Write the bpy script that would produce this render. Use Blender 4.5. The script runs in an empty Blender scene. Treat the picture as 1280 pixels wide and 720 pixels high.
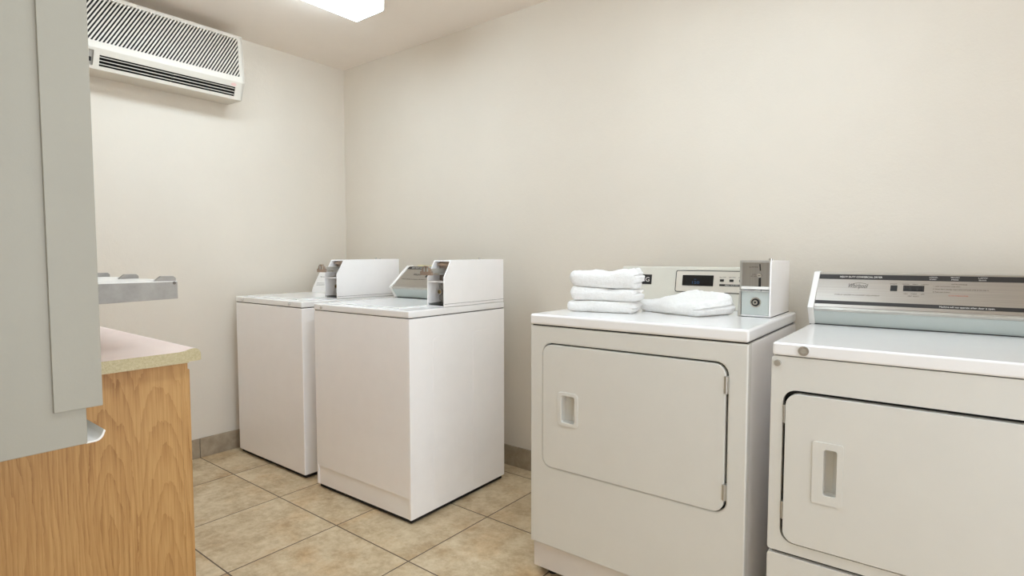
import bpy, bmesh, math, random
from mathutils import Vector, Matrix, noise
random.seed(4)
SC = bpy.context.scene
COL = SC.collection
PI = math.pi

# ------------------------------------------------------------------ camera, world, exposure
CAM = (3.3246, -2.3654, 1.1369)
YAW, PITCH, FPX = 0.6645, -0.0548, 697.72
cd = bpy.data.cameras.new('camera'); cam = bpy.data.objects.new('camera', cd); COL.objects.link(cam)
cd.sensor_fit = 'HORIZONTAL'; cd.sensor_width = 36.0; cd.lens = 36.0 * FPX / 1280.0
cd.clip_start = 0.02
cam.location = CAM
cam.rotation_euler = (PI / 2 + PITCH, 0, YAW)
SC.camera = cam
w = bpy.data.worlds.new('world'); SC.world = w; w.use_nodes = True
w.node_tree.nodes['Background'].inputs[0].default_value = (0.92, 0.98, 1.06, 1)
w.node_tree.nodes['Background'].inputs[1].default_value = 3.0
SC.view_settings.view_transform = 'Standard'
SC.view_settings.look = 'None'
SC.view_settings.gamma = 1.0
SC.view_settings.use_curve_mapping = False
SC.view_settings.exposure = 0.24
SC.cycles.max_bounces = 16
SC.cycles.diffuse_bounces = 12
LAMP_RGB = (226, 246, 262)   # cool white tubes
TUBE = 13.0            # brightness of the ceiling fixture diffusers
ROOM_H = 2.4188
ROOM_X = 4.6
NEAR_Y = -2.38
ADDED_WIN_RIGHT = (1.05, 3.45, 0.25, 2.15)   # added unseen window: along the right wall from the back, then sill and head

# ------------------------------------------------------------------ materials
def s2l(c):
    return tuple(((v / 255) / 12.92 if v / 255 <= 0.04045 else ((v / 255 + 0.055) / 1.055) ** 2.4) for v in c)

class NT:
    def __init__(s, name):
        s.m = bpy.data.materials.new(name); s.m.use_nodes = True
        s.t = s.m.node_tree; s.b = s.t.nodes['Principled BSDF']
    def n(s, typ, **kw):
        x = s.t.nodes.new(typ)
        for k, v in kw.items(): setattr(x, k, v)
        return x
    def l(s, a, b): s.t.links.new(a, b)
    def math(s, op, a, b=None, c=None):
        x = s.n('ShaderNodeMath', operation=op)
        for i, v in enumerate((a, b, c)):
            if v is None: continue
            if isinstance(v, (int, float)): x.inputs[i].default_value = v
            else: s.l(v, x.inputs[i])
        return x.outputs[0]
    def ramp(s, fac, stops):
        r = s.n('ShaderNodeValToRGB'); e = r.color_ramp.elements
        while len(e) < len(stops): e.new(0.5)
        for i, (p, c) in enumerate(stops):
            e[i].position = p; e[i].color = (*c, 1)
        s.l(fac, r.inputs[0]); return r.outputs[0]
    def noise(s, scale, detail=3, rough=0.5, vec=None):
        x = s.n('ShaderNodeTexNoise'); x.inputs['Scale'].default_value = scale
        x.inputs['Detail'].default_value = detail; x.inputs['Roughness'].default_value = rough
        if vec is not None: s.l(vec, x.inputs['Vector'])
        return x.outputs['Fac']
    def objco(s):
        return s.n('ShaderNodeTexCoord').outputs['Object']
    def bump(s, h, strength, dist=0.01):
        x = s.n('ShaderNodeBump'); x.inputs['Strength'].default_value = strength; x.inputs['Distance'].default_value = dist
        s.l(h, x.inputs['Height']); s.l(x.outputs[0], s.b.inputs['Normal'])

def mat(name, rgb, rough=0.4, metal=0.0, nscale=60, nstr=0.0, var=0.03, coat=0.0, emit=None, dist=0.002):
    a = NT(name); c = s2l(rgb)
    co = a.objco()
    f = a.noise(nscale if nscale < 40 else 12, 4, 0.6, co)
    lo = tuple(v * (1 - var) for v in c); hi = tuple(min(1, v * (1 + var)) for v in c)
    a.l(a.ramp(f, [(0.3, lo), (0.7, hi)]), a.b.inputs['Base Color'])
    a.b.inputs['Roughness'].default_value = rough; a.b.inputs['Metallic'].default_value = metal
    a.b.inputs['Coat Weight'].default_value = coat
    a.b.inputs['Coat Roughness'].default_value = 0.15
    if nstr: a.bump(a.noise(nscale, 3, 0.55, co), nstr, dist)
    if emit:
        a.b.inputs['Emission Color'].default_value = (*s2l(emit[0]), 1); a.b.inputs['Emission Strength'].default_value = emit[1]
    return a.m

def m_brushed(name, rgb, rough=0.32, axis=0):
    a = NT(name); c = s2l(rgb)
    mp = a.n('ShaderNodeMapping'); sc = [900, 900, 900]; sc[axis] = 3
    mp.inputs['Scale'].default_value = sc
    a.l(a.objco(), mp.inputs[0])
    f = a.noise(1.0, 3, 0.5, mp.outputs[0])
    a.l(a.ramp(f, [(0.3, tuple(v * 0.88 for v in c)), (0.7, tuple(min(1, v * 1.08) for v in c))]), a.b.inputs['Base Color'])
    a.b.inputs['Metallic'].default_value = 0.85; a.b.inputs['Roughness'].default_value = rough
    a.bump(f, 0.08, 0.0006)
    return a.m

def m_wall(name, rgb):
    a = NT(name); c = s2l(rgb); co = a.objco()
    f = a.noise(1.6, 5, 0.6, co)
    a.l(a.ramp(f, [(0.3, tuple(v * 0.97 for v in c)), (0.7, tuple(v * 1.02 for v in c))]), a.b.inputs['Base Color'])
    a.b.inputs['Roughness'].default_value = 0.72
    h = a.math('ADD', a.math('MULTIPLY', a.noise(130, 3, 0.6, co), 0.5), a.noise(38, 4, 0.6, co))
    a.bump(h, 0.22, 0.004)
    return a.m

TILE, GX, GY = 0.4544, 0.4023, -1.0055
def m_floor():
    a = NT('beige_floor_tile'); co = a.objco()
    sp = a.n('ShaderNodeSeparateXYZ'); a.l(co, sp.inputs[0])
    def edge(o, g):
        u = a.math('DIVIDE', a.math('SUBTRACT', o, g), TILE)
        fr = a.math('FRACT', u)
        return a.math('MULTIPLY', a.math('SUBTRACT', 0.5, a.math('ABSOLUTE', a.math('SUBTRACT', fr, 0.5))), TILE), a.math('FLOOR', u)
    ex, ix = edge(sp.outputs[0], GX); ey, iy = edge(sp.outputs[1], GY)
    d = a.math('MINIMUM', ex, ey)
    grout = a.math('LESS_THAN', d, 0.0026)
    cv = a.n('ShaderNodeCombineXYZ')
    a.l(a.math('ADD', sp.outputs[0], a.math('MULTIPLY', ix, 3.7)), cv.inputs[0])
    a.l(a.math('ADD', sp.outputs[1], a.math('MULTIPLY', iy, 5.3)), cv.inputs[1])
    f1 = a.noise(6.5, 9, 0.7, cv.outputs[0])
    f2 = a.noise(34, 9, 0.75, cv.outputs[0])
    f = a.math('ADD', a.math('MULTIPLY', f1, 0.62), a.math('MULTIPLY', f2, 0.38))
    col = a.ramp(f, [(0.32, s2l((148, 124, 92))), (0.44, s2l((180, 158, 124))), (0.54, s2l((202, 184, 152))), (0.68, s2l((220, 206, 178)))])
    f3 = a.noise(4.2, 5, 0.6, cv.outputs[0])
    wm = a.n('ShaderNodeMix', data_type='RGBA', blend_type='MULTIPLY'); a.l(a.ramp(f3, [(0.50, (0, 0, 0)), (0.72, (1, 1, 1))]), wm.inputs[0]); a.l(col, wm.inputs[6]); wm.inputs[7].default_value = (0.95, 0.82, 0.68, 1)
    col = wm.outputs[2]
    mx = a.n('ShaderNodeMix', data_type='RGBA')
    a.l(grout, mx.inputs[0]); a.l(col, mx.inputs[6]); mx.inputs[7].default_value = (*s2l((84, 66, 48)), 1)
    a.l(mx.outputs[2], a.b.inputs['Base Color'])
    a.b.inputs['Roughness'].default_value = 0.42
    sm = a.n('ShaderNodeMapRange'); sm.interpolation_type = 'SMOOTHSTEP'
    a.l(d, sm.inputs[0]); sm.inputs[1].default_value = 0.001; sm.inputs[2].default_value = 0.005
    h = a.math('ADD', sm.outputs[0], a.math('MULTIPLY', f2, 0.35))
    a.bump(h, 0.35, 0.002)
    return a.m

def m_oak(name, center=(1.0, -1.80, 0.30), arch=True):
    a = NT(name); co = a.objco()
    sp = a.n('ShaderNodeSeparateXYZ'); a.l(co, sp.inputs[0])
    mp = a.n('ShaderNodeMapping'); mp.inputs['Scale'].default_value = (5, 5, 1.1); a.l(co, mp.inputs[0])
    n1 = a.noise(1.3, 3, 0.5, mp.outputs[0])
    y = a.math('ADD', a.math('SUBTRACT', sp.outputs[1], center[1]), a.math('MULTIPLY', a.math('SUBTRACT', n1, 0.5), 0.085))
    z = a.math('MULTIPLY', a.math('SUBTRACT', sp.outputs[2], center[2]), 0.15 if arch else 0.01)
    # nested arches: ellipses stretched along the plank
    r1 = a.math('SQRT', a.math('ADD', a.math('MULTIPLY', y, y), a.math('MULTIPLY', z, z)))
    y2 = a.math('ADD', y, 0.115); z2 = a.math('ADD', z, -0.02)
    r2 = a.math('SQRT', a.math('ADD', a.math('MULTIPLY', y2, y2), a.math('MULTIPLY', z2, z2)))
    r = a.math('SMOOTH_MIN', r1, a.math('ADD', r2, 0.012), 0.02) if arch else r1
    rr = a.math('ADD', r, a.math('MULTIPLY', a.noise(3.0, 5, 0.65, mp.outputs[0]), 0.034))
    fr = a.math('FRACT', a.math('MULTIPLY', rr, 74))
    rings = a.math('POWER', fr, 2.2)
    mp2 = a.n('ShaderNodeMapping'); mp2.inputs['Scale'].default_value = (260, 260, 7); a.l(co, mp2.inputs[0])
    pores = a.noise(1.0, 3, 0.6, mp2.outputs[0])
    big = a.noise(1.1, 3, 0.5, mp.outputs[0])
    f = a.math('ADD', a.math('MULTIPLY', rings, -0.17), a.math('ADD', a.math('MULTIPLY', pores, 0.62), a.math('MULTIPLY', big, 0.40)))
    a.l(a.ramp(f, [(0.22, s2l((150, 106, 57))), (0.42, s2l((177, 133, 79))), (0.62, s2l((194, 152, 97)))]), a.b.inputs['Base Color'])
    a.b.inputs['Roughness'].default_value = 0.42
    a.bump(pores, 0.12, 0.001)
    return a.m

def m_laminate(name, base, speck, dark, amount):
    a = NT(name); co = a.objco()
    f = a.noise(170, 5, 0.75, co); g = a.noise(420, 2, 0.6, co)
    v = a.math('ADD', a.math('MULTIPLY', f, 0.6), a.math('MULTIPLY', g, 0.4))
    a.l(a.ramp(v, [(0.5 - amount, s2l(dark)), (0.5, s2l(base)), (0.5 + amount, s2l(speck))]), a.b.inputs['Base Color'])
    a.b.inputs['Roughness'].default_value = 0.38
    return a.m

def m_terry(name):
    a = NT(name); co = a.objco()
    v = a.n('ShaderNodeTexVoronoi'); v.inputs['Scale'].default_value = 330; a.l(co, v.inputs['Vector'])
    f = a.noise(120, 5, 0.7, co)
    a.l(a.ramp(f, [(0.3, s2l((234, 233, 230))), (0.7, s2l((245, 244, 242)))]), a.b.inputs['Base Color'])
    a.b.inputs['Roughness'].default_value = 0.95
    a.b.inputs['Sheen Weight'].default_value = 0.3
    h = a.math('ADD', v.outputs['Distance'], a.math('MULTIPLY', f, 0.9))
    a.bump(h, 0.55, 0.004)
    return a.m

def m_base_tile():
    a = NT('grey_brown_base_tile'); co = a.objco()
    f = a.noise(16, 7, 0.65, co)
    a.l(a.ramp(f, [(0.3, s2l((140, 126, 106))), (0.7, s2l((172, 158, 136)))]), a.b.inputs['Base Color'])
    a.b.inputs['Roughness'].default_value = 0.5
    a.bump(a.noise(60, 4, 0.6, co), 0.15, 0.002)
    return a.m

def m_glass():
    a = NT('window_glass'); tr = a.n('ShaderNodeBsdfTransparent'); gl = a.n('ShaderNodeBsdfGlossy'); gl.inputs['Roughness'].default_value = 0.02
    mx = a.n('ShaderNodeMixShader'); mx.inputs[0].default_value = 0.06
    a.l(tr.outputs[0], mx.inputs[1]); a.l(gl.outputs[0], mx.inputs[2]); a.l(mx.outputs[0], a.t.nodes['Material Output'].inputs[0])
    return a.m

M = dict(
    glass=m_glass(),
    kick=mat('warm_grey_enamel', (214, 207, 200), 0.35, 0, 260, 0.03, 0.012),
    console=mat('grey_beige_console', (206, 202, 190), 0.35, 0, 260, 0.03, 0.012),
    bracket=mat('worn_steel', (158, 154, 148), 0.5, 0.45, 26, 0.06, 0.14),
    wall=m_wall('beige_wall_paint', (217, 209, 196)),
    ceil=m_wall('ceiling_paint', (236, 227, 217)),
    floor=m_floor(), base=m_base_tile(),
    enamel=mat('white_enamel', (246, 244, 243), 0.28, 0, 260, 0.03, 0.012, coat=0.3),
    gloss=mat('gloss_white_enamel', (240, 239, 238), 0.2, 0, 200, 0.015, 0.01, coat=0.6),
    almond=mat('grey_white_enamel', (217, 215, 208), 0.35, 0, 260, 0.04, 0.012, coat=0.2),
    dark=mat('dark_gap', (24, 22, 20), 0.8),
    rubber=mat('black_rubber', (30, 29, 28), 0.7),
    black=mat('black_plastic', (20, 19, 20), 0.35),
    steel=m_brushed('brushed_steel', (176, 170, 162), 0.34, 0),
    steelz=m_brushed('brushed_plate', (170, 166, 160), 0.3, 2),
    chrome=mat('chrome', (205, 204, 202), 0.14, 1.0, var=0.02),
    alu=mat('satin_aluminium', (190, 187, 180), 0.42, 0.8, 30, 0.05, 0.06),
    zinc=mat('zinc_plate', (206, 212, 210), 0.4, 0.25, var=0.02),
    bronze=mat('bronze_metal', (168, 150, 136), 0.35, 0.8),
    brass=mat('brass', (176, 150, 100), 0.3, 0.9),
    bluegrey=mat('pale_blue_grey_paint', (188, 195, 191), 0.35, 0.1, var=0.02),
    strip=mat('charcoal_print', (34, 30, 27), 0.5),
    ink=mat('grey_ink', (90, 84, 78), 0.6),
    white_ink=mat('white_ink', (228, 224, 218), 0.6),
    red_ink=mat('red_ink', (196, 104, 84), 0.6),
    screen=mat('dark_display', (16, 14, 16), 0.12),
    led=mat('blue_display_digits', (40, 60, 84), 0.4, emit=((70, 110, 150), 0.25)),
    paper=mat('white_paper', (238, 236, 234), 0.7),
    yellow=mat('pale_yellow_sticker', (226, 216, 170), 0.7),
    oak=m_oak('oak_veneer'), oak2=m_oak('oak_edge', (1, -2.4, 0.3), False),
    lam_top=mat('pale_pink_laminate', (240, 220, 212), 0.3, 0, 220, 0.02, 0.03),
    lam_edge=m_laminate('speckled_laminate_edge', (190, 177, 140), (208, 197, 162), (168, 153, 114), 0.2),
    terry=m_terry('white_terry'),
    beige_pl=mat('beige_white_plastic', (208, 201, 189), 0.4, 0, 200, 0.02, 0.01),
    grey_paint=mat('grey_paint', (162, 158, 145), 0.45, 0, 240, 0.05, 0.015),
    white_pl=mat('white_plastic', (234, 232, 228), 0.25),
    pink_badge=mat('pale_pink_badge', (214, 178, 172), 0.5),
    lens=mat('lit_diffuser', (250, 248, 244), 0.4, emit=(LAMP_RGB, TUBE)),
)

# ------------------------------------------------------------------ mesh helpers
def new(): return bmesh.new()

def obj(name, bm, m, parent=None, smooth=40):
    bmesh.ops.recalc_face_normals(bm, faces=bm.faces[:])
    me = bpy.data.meshes.new(name); bm.to_mesh(me); bm.free()
    for p in me.polygons: p.use_smooth = True
    me.set_sharp_from_angle(angle=math.radians(smooth))
    me.materials.append(m)
    o = bpy.data.objects.new(name, me); COL.objects.link(o)
    if smooth < 90:
        wn = o.modifiers.new('wn', 'WEIGHTED_NORMAL'); wn.keep_sharp = True; wn.weight = 100
    if parent: o.parent = parent
    return o

def tag(o, label, cat, group=None):
    o['label'] = label; o['category'] = cat
    if group: o['group'] = group
    return o

def thing(name, label, cat, loc=(0, 0, 0), rz=0, group=None):
    o = bpy.data.objects.new(name, None); o.empty_display_size = 0.1
    COL.objects.link(o); o.location = loc; o.rotation_euler = (0, 0, rz)
    return tag(o, label, cat, group)

def box(bm, x0, x1, y0, y1, z0, z1, bev=0.0, seg=2, mtx=None):
    r = bmesh.ops.create_cube(bm, size=1.0); vs = r['verts']
    for v in vs:
        v.co = Vector(((x0 + x1) / 2 + v.co.x * (x1 - x0), (y0 + y1) / 2 + v.co.y * (y1 - y0), (z0 + z1) / 2 + v.co.z * (z1 - z0)))
    if bev > 0:
        es = {e for v in vs for e in v.link_edges}
        rb = bmesh.ops.bevel(bm, geom=list(es), offset=bev, segments=seg, profile=0.5, affect='EDGES')
        vs = list({v for f in rb['faces'] for v in f.verts} | {v for v in vs if v.is_valid})
    if mtx is not None:
        for v in vs: v.co = mtx @ v.co
    return vs

def prism(bm, pts, a0, a1, axis='x', bev=0.0, seg=2, mtx=None):
    """closed 2D outline extruded along an axis; pts are (y,z) for x, (x,z) for y, (x,y) for z"""
    def p3(p, a):
        return Vector({'x': (a, p[0], p[1]), 'y': (p[0], a, p[1]), 'z': (p[0], p[1], a)}[axis])
    A = [bm.verts.new(p3(p, a0)) for p in pts]; B = [bm.verts.new(p3(p, a1)) for p in pts]
    n = len(pts); fs = [bm.faces.new(A), bm.faces.new(list(reversed(B)))]
    for i in range(n): fs.append(bm.faces.new((A[i], B[i], B[(i + 1) % n], A[(i + 1) % n])))
    vs = A + B
    bmesh.ops.recalc_face_normals(bm, faces=fs)
    if bev > 0:
        es = {e for v in vs for e in v.link_edges}
        rb = bmesh.ops.bevel(bm, geom=list(es), offset=bev, segments=seg, profile=0.5, affect='EDGES')
        vs = list({v for f in rb['faces'] for v in f.verts} | {v for v in vs if v.is_valid})
    if mtx is not None:
        for v in vs: v.co = mtx @ v.co
    return vs

def cyl(bm, c, r, h, axis='z', n=24, r2=None, bev=0.0):
    """cylinder centred on c"""
    r2 = r if r2 is None else r2
    R = {'z': Matrix.Identity(4), 'x': Matrix.Rotation(PI / 2, 4, 'Y'), 'y': Matrix.Rotation(PI / 2, 4, 'X')}[axis]
    q = bmesh.ops.create_cone(bm, cap_ends=True, segments=n, radius1=r, radius2=r2, depth=h, matrix=Matrix.Translation(c) @ R)
    if bev:
        es = [e for e in {e for v in q['verts'] for e in v.link_edges} if any(len(f.verts) > 4 for f in e.link_faces)]
        bmesh.ops.bevel(bm, geom=es, offset=bev, segments=2, profile=0.5, affect='EDGES')

def ring(bm, c, r0, r1, h, axis='y', n=28):
    prof = [(r0, -h / 2), (r1, -h / 2), (r1, h / 2), (r0, h / 2)]
    rows = []
    for i in range(n):
        t = 2 * PI * i / n; row = []
        for r, d in prof:
            u, v = r * math.cos(t), r * math.sin(t)
            row.append(bm.verts.new(Vector(c) + Vector({'y': (u, d, v), 'x': (d, u, v), 'z': (u, v, d)}[axis])))
        rows.append(row)
    for i in range(n):
        a, b = rows[i], rows[(i + 1) % n]
        for k in range(4): bm.faces.new((a[k], a[(k + 1) % 4], b[(k + 1) % 4], b[k]))

def rrect(x0, x1, z0, z1, r, n=6):
    out = []
    for cx, cz, a in ((x1 - r, z1 - r, 0), (x0 + r, z1 - r, 90), (x0 + r, z0 + r, 180), (x1 - r, z0 + r, 270)):
        for k in range(n + 1):
            t = math.radians(a + 90 * k / n); out.append((cx + r * math.cos(t), cz + r * math.sin(t)))
    return out

def plate(bm, outer, holes, t, mtx=None, bev=0.0, seg=2):
    """flat plate in the local XZ plane, front at y=0, back at y=t, with holes; front edges bevelled"""
    q = bmesh.new(); es = []
    for loop in [outer] + list(holes):
        vs = [q.verts.new((p[0], 0, p[1])) for p in loop]
        for i in range(len(vs)): es.append(q.edges.new((vs[i], vs[(i + 1) % len(vs)])))
    bmesh.ops.triangle_fill(q, use_beauty=True, use_dissolve=False, edges=es)
    fr = q.faces[:]
    ex = bmesh.ops.extrude_face_region(q, geom=fr)
    for v in [g for g in ex['geom'] if isinstance(g, bmesh.types.BMVert)]: v.co.y += t
    bmesh.ops.recalc_face_normals(q, faces=q.faces[:])
    if bev:
        sel = [e for e in q.edges if len(e.link_faces) == 2 and e.verts[0].co.y < 1e-6 and e.verts[1].co.y < 1e-6
               and abs(e.link_faces[0].normal.dot(e.link_faces[1].normal)) < 0.3]
        bmesh.ops.bevel(q, geom=sel, offset=bev, segments=seg, profile=0.5, affect='EDGES', clamp_overlap=True)
    if mtx is not None: bmesh.ops.transform(q, matrix=mtx, verts=q.verts[:])
    me = bpy.data.meshes.new('t'); q.to_mesh(me); q.free(); bm.from_mesh(me); bpy.data.meshes.remove(me)

def text_bm(bm, s, size, mtx, width=None, shear=0.0, align='LEFT', depth=0.0002):
    """lettering as mesh; mtx maps text plane XY to the place; width stretches to a length"""
    cu = bpy.data.curves.new('t', 'FONT'); cu.body = s; cu.size = size; cu.extrude = depth; cu.shear = shear; cu.align_x = align
    cu.resolution_u = 3
    o = bpy.data.objects.new('t', cu); COL.objects.link(o)
    dg = bpy.context.evaluated_depsgraph_get(); dg.update()
    me = bpy.data.meshes.new_from_object(o.evaluated_get(dg))
    bpy.data.objects.remove(o); bpy.data.curves.remove(cu)
    xs = [v.co.x for v in me.vertices]
    sx = 1.0
    if width and xs: sx = width / (max(xs) - min(xs))
    me.transform(mtx @ Matrix.Diagonal((sx, 1, 1, 1)))
    bm.from_mesh(me); bpy.data.meshes.remove(me)

def face_frame(origin, right, up):
    """matrix: local X->right, Y->up, Z->outward"""
    r = Vector(right).normalized(); u = Vector(up).normalized(); n = r.cross(u)
    m = Matrix((r, u, n)).transposed().to_4x4(); m.translation = Vector(origin); return m

def at(F, u, v, d=0.0): return F @ Matrix.Translation((u, v, d))

def fbox(bm, F, u0, u1, v0, v1, d0, d1, bev=0.0):
    return box(bm, u0, u1, v0, v1, d0, d1, bev, 2, F)

# ------------------------------------------------------------------ the room
def struct(name, bm, m, parent=None):
    o = obj(name, bm, m, parent)
    if not parent: o['kind'] = 'structure'
    return o
T = 0.12
Y2 = -3.6      # behind the camera the room runs on
b = new(); box(b, -T, ROOM_X + T, Y2 - T, T, -0.1, 0); struct('floor', b, M['floor'])
b = new(); box(b, -T, ROOM_X + T, Y2 - T, T, ROOM_H, ROOM_H + 0.1); struct('ceiling', b, M['ceil'])
b = new(); box(b, -T, 0, Y2 - T, T, 0, ROOM_H); struct('wall_left', b, M['wall'])
b = new(); box(b, 0, ROOM_X, 0, T, 0, ROOM_H); struct('wall_back', b, M['wall'])
def wall_with_added_window(wname, wi, mtx, length, o):  # the window is added out of view to bring in daylight
    # plate: local x along the wall, z up, front (y=0) towards the room, thickness T
    bb = new(); plate(bb, [(0, 0), (length, 0), (length, ROOM_H), (0, ROOM_H)], [[(o[0], o[2]), (o[1], o[2]), (o[1], o[3]), (o[0], o[3])]], T, mtx); struct(wname, bb, M['wall'])
    bb = new(); plate(bb, [(o[0], o[2]), (o[1], o[2]), (o[1], o[3]), (o[0], o[3])],
                      [[(a, o[2] + 0.05), (c, o[2] + 0.05), (c, o[3] - 0.05), (a, o[3] - 0.05)] for a, c in ((o[0] + 0.05, (o[0] + o[1]) / 2 - 0.025), ((o[0] + o[1]) / 2 + 0.025, o[1] - 0.05))], 0.05,
                      mtx @ Matrix.Translation((0, 0.035, 0)), 0.003); wf = struct('window_%d' % wi, bb, M['white_pl'])
    bb = new(); box(bb, o[0] + 0.04, o[1] - 0.04, 0.058, 0.062, o[2] + 0.04, o[3] - 0.04, 0, 1, mtx); obj('pane', bb, M['glass'], wf)
    ld = bpy.data.lights.new('daylight_portal', 'AREA'); ld.shape = 'RECTANGLE'; ld.size = o[1] - o[0]; ld.size_y = o[3] - o[2]; ld.cycles.is_portal = True
    lo = bpy.data.objects.new('daylight_portal', ld); COL.objects.link(lo)
    lo.matrix_world = mtx @ Matrix.Translation(((o[0] + o[1]) / 2, T + 0.02, (o[2] + o[3]) / 2)) @ Matrix.Rotation(-PI / 2, 4, 'X')
wall_with_added_window('wall_right', 1, Matrix.Translation((ROOM_X, T, 0)) @ Matrix.Rotation(-PI / 2, 4, 'Z'), T - Y2 + T, ADDED_WIN_RIGHT)
b = new(); box(b, 0, ROOM_X, Y2 - T, Y2, 0, ROOM_H); struct('wall_front', b, M['wall'])
b = new(); box(b, 0, 2.72, NEAR_Y - T, NEAR_Y, 0, ROOM_H); struct('wall_near', b, M['wall'])

def baseboard(name, along, c0, c1, start, rz):
    bb = new(); h = 0.11; p = start
    while p > c0: p -= TILE
    while p < c1:
        a0, a1 = max(p + 0.0015, c0), min(p + TILE - 0.0015, c1)
        if a1 - a0 > 0.005:
            if along == 'x': box(bb, a0, a1, -0.011, -0.0005, 0.0, h, 0.0015)
            else: box(bb, 0.0005, 0.011, a0, a1, 0.0, h, 0.0015)
        p += TILE
    return struct(name, bb, M['base'])
baseboard('baseboard_back', 'x', 0.012, ROOM_X, GX, 0)
baseboard('baseboard_left', 'y', -1.74, -0.012, GY, 0)

# ------------------------------------------------------------------ ceiling fixtures
def fixture(x0, x1, y0, y1, label):
    t = thing('ceiling_light', label, 'light', ((x0 + x1) / 2, (y0 + y1) / 2, ROOM_H), 0)
    hw, hl = (x1 - x0) / 2, (y1 - y0) / 2
    bb = new(); box(bb, -hw + 0.02, hw - 0.02, -hl + 0.004, hl - 0.004, -0.022, 0.0, 0.002); obj('housing', bb, M['white_pl'], t)
    # prismatic wraparound lens: straight sides turning into a flat bottom
    pr = [(-hw, -0.020), (-hw, -0.064), (-hw + 0.006, -0.070), (hw - 0.006, -0.070), (hw, -0.064), (hw, -0.020)]
    bb = new(); prism(bb, pr, -hl + 0.006, hl - 0.006, 'y'); obj('diffuser', bb, M['lens'], t)
    pr2 = [(p[0] * 1.015, p[1] * 1.02 if p[1] < -0.03 else p[1]) for p in pr]; pr2 = [(pr2[0][0], -0.0005)] + pr2 + [(pr2[-1][0], -0.0005)]
    for s in (-1, 1):
        bb = new(); prism(bb, pr2, s * (hl - 0.006), s * hl, 'y'); obj('end_cap', bb, M['white_pl'], t)
    return t
fixture(0.872, 1.092, -1.76, -0.535, 'lit fluorescent ceiling light with white wraparound lens above the washers')
fixture(2.65, 2.883, -1.76, -0.535, 'added unseen ceiling light brightening the dryer side')  # second fixture, added out of view to light this side

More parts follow.
